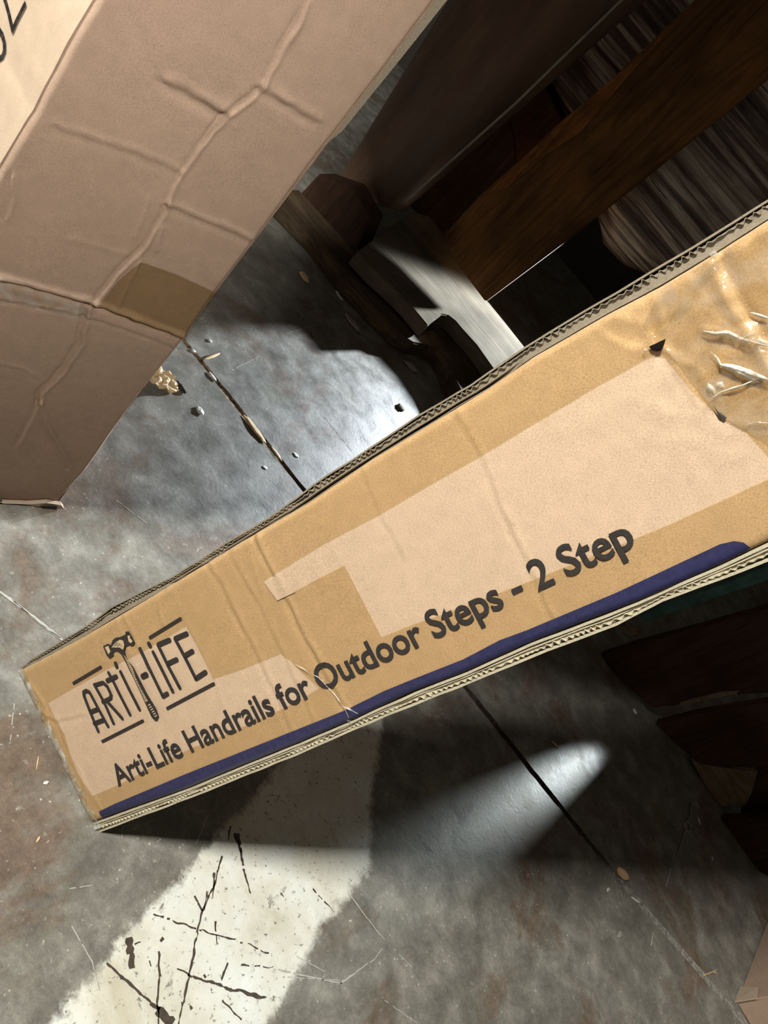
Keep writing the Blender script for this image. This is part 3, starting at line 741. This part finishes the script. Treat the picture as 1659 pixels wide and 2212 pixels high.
# stretch-wrapped load
bot = [on_y(p, 2.7) for p in [(1090,60),(1165,160),(1215,262),(1262,415),(1290,530),(1335,580),(1420,615),(1560,720),(1800,900)]]
bot = sorted((q.x, q.z) for q in bot)
load = empty('wrapped_load', (0, 0, 0)); tag(load, 'load bundled in wrinkled stretch film behind the upright plank', 'wrapped load')
vs, fs = [], []; NXL, NZL = 150, 110
xa, xb = bot[0][0], bot[-1][0]
for i in range(NXL+1):
    x = xa+(xb-xa)*i/NXL; z0 = lerp(bot, x)
    for j in range(NZL+1):
        z = z0+(1.75-z0)*j/NZL; d = z-z0
        y = 2.70+.10*max(0, 1-d/.09)**2 - .010*noise.noise(Vector((x*2.2, 0, z*26))) - .012*noise.noise(Vector((x*9, 1, z*14)))*max(.25, 1-d/.3) - .02*noise.noise(Vector((x*3, 5, z*3)))
        vs.append((x, y, z))
for i in range(NXL):
    for j in range(NZL):
        k = i*(NZL+1)+j; fs.append((k, k+NZL+1, k+NZL+2, k+1))
n0 = len(vs); back = [(xa, 3.5, lerp(bot, xa)), (xb, 3.5, lerp(bot, xb)), (xb, 3.5, 1.75), (xa, 3.5, 1.75)]; vs += back
fs.append([i*(NZL+1) for i in range(NXL, -1, -1)]+[n0, n0+1]); fs.append([i*(NZL+1)+NZL for i in range(NXL+1)]+[n0+2, n0+3])
fs.append([j for j in range(NZL+1)]+[n0+3, n0]); fs.append([NXL*(NZL+1)+j for j in range(NZL, -1, -1)]+[n0+1, n0+2])
mk('film_wrap', vs, fs, M_film, load, True)
blk = upright('gap_block', [(1060,210),(1098,250),(1110,290),(1116,352),(1140,362),(1225,280),(1216,262),(1165,160),(1100,130)], 2.74, .1, M_redwood)
gap_fill = upright('gap_block', [(880,440),(960,365),(1072,240),(1104,255),(1118,352),(1125,372),(1040,452),(960,520)], 2.79, .1, M_darkwood)  # added dark filler standing in for the black shade in the gap
tag(gap_fill, 'dark filler added for the black shade low in the gap beside the roll edge', 'block')
tag(blk, 'reddish wooden block in the gap between roll and plank', 'block')

# low pallet of pale board on a dark base
pal = empty('wooden_pallet', fl((760, 620))); pal.matrix_world = Matrix.Translation(fl((760, 620)))
inv = pal.matrix_world.inverted()
tag(pal, 'low wooden pallet with a pale notched board beyond the bright floor patch', 'pallet')
def lprism(name, pts, back, mat, parent, bevel=.003): return prism(name, [inv @ Vector(p) for p in pts], back, mat, parent, bevel)
zb = .105
pale = [(772,543),(800,522),(832,500),(893,457),(930,468),(960,512),(1000,560),(1045,640),(1090,695),(1132,748),(1180,815),(1120,860),(1063,792),(1030,745),(1000,712),(985,694),(970,682),(955,679),(943,686),(925,704),(890,662),(850,622),(810,585)]
lprism('pale_board', [fl(p, zb) for p in pale], Vector((0, 0, -.048)), M_pale, pal)['label'] = 'pale notched board'
bl_, br_ = fl((640, 520)), fl((842, 745)); b2 = fl((990, 890))
base = [fl(p) for p in [(572,460),(658,539),(730,630),(790,693),(842,745)]]
# bottom runner: front foot line then a step back under the notch
run = [fl(p) for p in [(560,440),(658,541),(730,632),(790,695),(842,747),(870,764),(905,770),(930,785),(962,856),(1010,930)]]
run2 = run+[run[-1]+BY*.16, run[0]+BY*.16]
lprism('bottom_runner', [p+Vector((0, 0, .05)) for p in run2], Vector((0, 0, -.0495)), M_basewood, pal, .004)
lprism('pallet_block', [on_y(p, 2.17) for p in [(618,452),(690,375),(760,400),(800,470),(770,540),(690,505)]], BY*.09, M_darkwood, pal)['label'] = 'dark wooden block'
lprism('stringer', [fl(p, .056) for p in [(925,715),(985,700),(1060,800),(1110,880),(1040,930),(975,800)]], Vector((0, 0, -.02)), M_basewood, pal, .002)

# slatted crate on the right: three upright slats on a floor line
A_, B_ = fl((1300, 1420)), fl((1640, 1885)); dA = (B_-A_).normalized(); nA = Vector((-dA.y, dA.x, 0))
if nA.y < 0: nA = -nA
def slat_px(px, off=0.0): return [on_plane(p, A_+nA*off, nA) for p in px]
crate = empty('slatted_crate', A_); inv2 = crate.matrix_world.inverted() if False else Matrix.Translation(-A_)
tag(crate, 'dark wooden slatted crate at the right, behind the lower edge of the long box', 'crate')
def cpr(name, px, off, dep, mat, bevel=.004):
    pts = slat_px(px, off); pts = [Vector((p.x, p.y, max(p.z, .001))) for p in pts]
    return prism(name, [Matrix.Translation(-A_) @ p for p in pts], nA*dep, mat, crate, bevel)
cpr('slat', [(1296,1414),(1372,1388),(1500,1354),(1700,1298),(2100,1180),(2150,1350),(1740,1482),(1659,1498),(1600,1500),(1540,1506),(1470,1523),(1408,1530),(1345,1475)], 0, .025, M_darkwood)
cpr('slat', [(1414,1562),(1500,1540),(1580,1525),(1700,1508),(2100,1390),(2150,1512),(1740,1634),(1659,1655),(1560,1660),(1508,1650),(1455,1605)], 0, .025, M_darkwood)
cpr('slat', [(1556,1768),(1620,1765),(1690,1768),(2100,1640),(2150,1760),(1740,1896),(1660,1895),(1640,1885),(1590,1820)], 0, .025, M_darkwood)
cpr('stringer', [(1490,1640),(1560,1655),(1637,1664),(1625,1710),(1608,1746),(1553,1746),(1520,1700)], .04, .05, M_greywood)['label'] = 'greyish stringer end'
cpr('stringer', [(1600,1600),(1760,1620),(1760,1790),(1600,1760)], .06, .05, M_darkwood)
cpr('splinter', [(1468,1518),(1500,1508),(1560,1494),(1598,1492),(1590,1500),(1540,1509),(1470,1526)], -.002, .01, M_greywood, .001)['label'] = 'pale torn splinter'
cpr('top_rail', [(1338,1352),(1352,1348),(1384,1364),(1376,1378),(1350,1378)], .03, .02, M_greywood)
teal = prism('teal_board', slat_px([(1380,1330),(1430,1308),(1560,1262),(2060,1058),(2070,1120),(1760,1225),(1659,1254),(1540,1294),(1440,1328),(1390,1345)], .05), nA*.02, M_teal, None, .002)
tag(teal, 'faded teal painted board peeking out below the box above the dark slats', 'board')

# small carton corner at the bottom right
c0, c1, c2 = fl((1588, 2166)), fl((1657, 1985)), fl((1640, 2230))
dd = (c1-c0).normalized(); pp = Vector((dd.y, -dd.x, 0))
if pp.dot(c2-c0) < 0: pp = -pp
sb = empty('cardboard_box', c0); tag(sb, 'tan cardboard box corner at the lower right frame edge', 'box')
pts = [Vector((0, 0, 0)), dd*.36, dd*.36+pp*.3, pp*.3]
prism('box_body', [p+Vector((0, 0, .001)) for p in pts], Vector((0, 0, .4)), M_carton, sb, .004)
prism('crushed_corner', [Vector((0, 0, .0))-dd*.004-pp*.004+Vector((0, 0, .001)), dd*.05-pp*.005+Vector((0, 0, .001)), dd*.03-pp*.007+Vector((0, 0, .05)), -dd*.005-pp*.004+Vector((0, 0, .055))], pp*.003, M_carton2, sb, .001)

# ------------------------------------------------------------------ litter on the floor
def lump(name, p, rx, ry, rz, ang, mat, label, cat, group=None, seed=0, rough=.35, z=None):
    bm = bmesh.new(); bmesh.ops.create_icosphere(bm, subdivisions=3, radius=1)
    for v in bm.verts:
        k = 1+rough*noise.noise(v.co*1.6+Vector((seed*3.1, seed, 0))); v.co = Vector((v.co.x*rx*k, v.co.y*ry*k, max(-.6, v.co.z)*rz*k))
    zm = min(v.co.z for v in bm.verts)
    for v in bm.verts: v.co.z -= zm
    o = bm_obj(name, bm, mat, None, True); o.location = fl(p)+Vector((0, 0, .0005 if z is None else z)); o.rotation_euler = (0, 0, ang)
    return tag(o, label, cat, group)
M_white = plain('white_plastic', lin(222, 224, 218), .5, .08, 60)
M_nut = plain('tan_shell', lin(214, 176, 138), .5, .12, 120)
M_sliver = plain('raw_wood_sliver', lin(216, 188, 146), .8, .18, 160, .3)
M_scrap = plain('crumpled_tan_paper', lin(206, 184, 148), .85, .15, 50, .5)
M_dusty = plain('grey_dust', lin(150, 146, 134), .95, .2, 100)
lump('nutshell', (1340, 1889), .0185, .0095, .009, .13, M_nut, 'oval tan nutshell lying on the dusty floor joint', 'nutshell', None, 1, .12)
def px_lump(name, p, q, wpx, mat, label, cat, group=None, seed=0, hz=.35, rough=.4):
    a, b = fl(p), fl(q); m = (a+b)/2; L = (b-a).length/2
    w = wpx*((m-CAM).dot(Fw))/FPX/2
    o = lump(name, ((p[0]+q[0])/2, (p[1]+q[1])/2), L, w, w*hz, math.atan2(b.y-a.y, b.x-a.x), mat, label, cat, group, seed, rough)
    return o
px_lump('plastic_flake', (426, 880), (437, 897), 14, M_white, 'white plastic flake on the bright floor below the tan paper scrap', 'litter', None, 2)
px_lump('plastic_flake', (450, 804), (466, 823), 9, M_white, 'white flake on the left lip of the floor joint', 'litter', None, 3)
px_lump('plastic_flake', (412, 757), (422, 760), 8, M_white, 'tiny white flake beside the carton at the joint', 'litter', None, 4)
px_lump('plastic_flake', (449, 733), (457, 740), 8, M_white, 'white crumb beyond the joint near the carton edge', 'litter', None, 5)
px_lump('plastic_flake', (93, 1694), (105, 1689), 7, M_white, 'white grain on the floor left of the long box', 'litter', None, 6)
px_lump('wood_fibre', (78, 1664), (83, 1633+0), 2.5, M_sliver, 'short straw-coloured fibre left of the long box, nearer the box', 'litter', None, 7)
px_lump('wood_fibre', (79, 1820), (86, 1806), 5, M_sliver, 'pale fibre on the floor below the long box bottom corner', 'litter', None, 8)
px_lump('plastic_flake', (1536, 1853), (1540, 1857), 7, M_white, 'bright white speck near the foot of the crate', 'litter', None, 9)
px_lump('plastic_flake', (1310, 1925), (1317, 1919), 6, M_white, 'white speck left of the joint just below the nutshell', 'litter', None, 10)
px_lump('plastic_flake', (1506, 1764), (1512, 1782), 6, M_white, 'small white shard beside the curled lint', 'litter', None, 11)
px_lump('plastic_flake', (1366, 1532), (1374, 1542), 10, M_white, 'small white crumb at the tip of the light beam', 'litter', None, 12)
px_lump('paint_fleck', (1335, 2025), (1342, 2012), 10, M_dusty, 'grey fleck left of the joint near the lower right', 'litter', None, 13)
px_lump('wood_sliver', (528, 899), (572, 958), 15, M_sliver, 'longer raw wood sliver lodged in the floor joint', 'sliver', None, 14, .25, .25)
px_lump('wood_sliver', (586, 966), (608, 996), 9, M_sliver, 'shorter raw wood sliver lodged in the floor joint', 'sliver', None, 15, .25, .25)
px_lump('wood_sliver', (438, 778), (474, 765), 7, M_sliver, 'pale splinter lying across the joint near the carton', 'sliver', None, 16, .8, .2)
px_lump('wood_sliver', (1362, 1938), (1382, 1952), 5, M_white, 'thin white sliver in the joint below the nutshell', 'sliver', None, 17, .8, .2)
px_lump('wood_sliver', (1411, 2010), (1405, 2045), 4, M_dusty, 'thin grey twig left of the dusty joint', 'sliver', None, 18, .8, .2)
px_lump('wood_sliver', (1190, 1600), (1207, 1617), 5, M_sliver, 'pale chip on the dark floor above the light beam', 'sliver', None, 19, .6, .3)
px_lump('wood_chip', (648, 588), (662, 612), 20, M_sliver, 'tan chip on the dark floor before the pallet', 'sliver', None, 20, .4, .4)
px_lump('wood_chip', (872, 782), (900, 806), 18, M_dusty, 'grey chip in the shade under the pallet edge', 'sliver', None, 21, .5, .4)
px_lump('plastic_flake', (858, 874), (873, 888), 18, M_dusty, 'crumpled grey crumb at the bright patch beside the long box', 'litter', None, 22, .3, .4)
px_lump('plastic_flake', (724, 628), (738, 650), 9, M_white, 'glinting flake along the pallet foot', 'litter', None, 23, .4, .5)
px_lump('wood_chip', (745, 680), (775, 720), 16, M_dusty, 'debris crumb against the pallet foot', 'litter', None, 25, .5, .6)
px_lump('plastic_flake', (634, 978), (644, 988), 9, M_white, 'pale fleck right of the joint, nearer the long box', 'litter', None, 26, .12)
px_lump('plastic_flake', (567, 1008), (577, 1012), 9, M_white, 'pale fleck left of the joint, above the long box', 'litter', None, 27, .12)
# forked twig near the lower right
tw = bmesh.new()
def twig(bm, a, b, w):
    A, B = fl(a, .002), fl(b, .002); d = (B-A).normalized(); s = Vector((-d.y, d.x, 0))*w/2; u = Vector((0, 0, w*.7))
    q = [bm.verts.new(x) for x in (A+s, A-s, A+u, B+s*.7, B-s*.7, B+u*.7)]
    for f in ((0, 3, 5, 2), (2, 5, 4, 1), (1, 4, 3, 0), (0, 2, 1), (3, 4, 5)): bm.faces.new([q[i] for i in f])
twig(tw, (1520,2107), (1542,2099), .004); twig(tw, (1541,2099), (1549,2095), .003); twig(tw, (1541,2099), (1549,2103), .003)
tag(bm_obj('twig', tw, M_sliver), 'tiny forked straw twig sticking out of the joint', 'twig')
# curled lint with a straight thread
ln = bmesh.new()
pl = [(1508,1745),(1505,1737),(1497,1735),(1492,1745),(1493,1758),(1487,1772),(1478,1780),(1480,1795),(1490,1797),(1492,1785),(1486,1775)]
for a, b in zip(pl, pl[1:]): twig(ln, a, b, .005)
twig(ln, (1480,1795), (1464,1848), .0035); tl = bmesh.new(); twig(tl, (1449,1876), (1438,1915), .0035)
tag(bm_obj('lint_thread', tl, M_dusty), 'short straight grey thread on the floor below the curled lint', 'lint')
tag(bm_obj('lint', ln, M_dusty), 'curled grey lint with a straight thread on the floor before the crate', 'lint')
# crumpled paper scrap under the carton edge
bm = bmesh.new(); bmesh.ops.create_grid(bm, x_segments=24, y_segments=18, size=1)
for v in list(bm.verts):
    x, y = v.co.x, v.co.y; r = math.hypot(x, y*1.0)
    if r > 1+.25*noise.noise(Vector((math.atan2(y, x)*1.3, 2, 0))): bm.verts.remove(v); continue
    v.co = Vector((x*.040, y*.030, .004+.016*abs(noise.noise(Vector((x*1.7, y*1.7, 3))))+.006*noise.noise(Vector((x*4, y*4, 8)))))
r_ = bmesh.ops.extrude_face_region(bm, geom=bm.faces[:])
for v in [g for g in r_['geom'] if isinstance(g, bmesh.types.BMVert)]: v.co.z = max(.0006, v.co.z-.003)
o = bm_obj('paper_scrap', bm, M_scrap); o.location = fl((346, 822)); o.rotation_euler = (0, 0, .5)
tag(o, 'crumpled tan paper scrap poking out from the carton side', 'paper scrap')
px_lump('dirt_clump', (384, 828), (398, 852), 13, plain('dark_dirt', lin(58, 50, 42), .9, .3, 90), 'dark dirt clump trailing from the tan paper scrap', 'litter', None, 31, .5, .6)
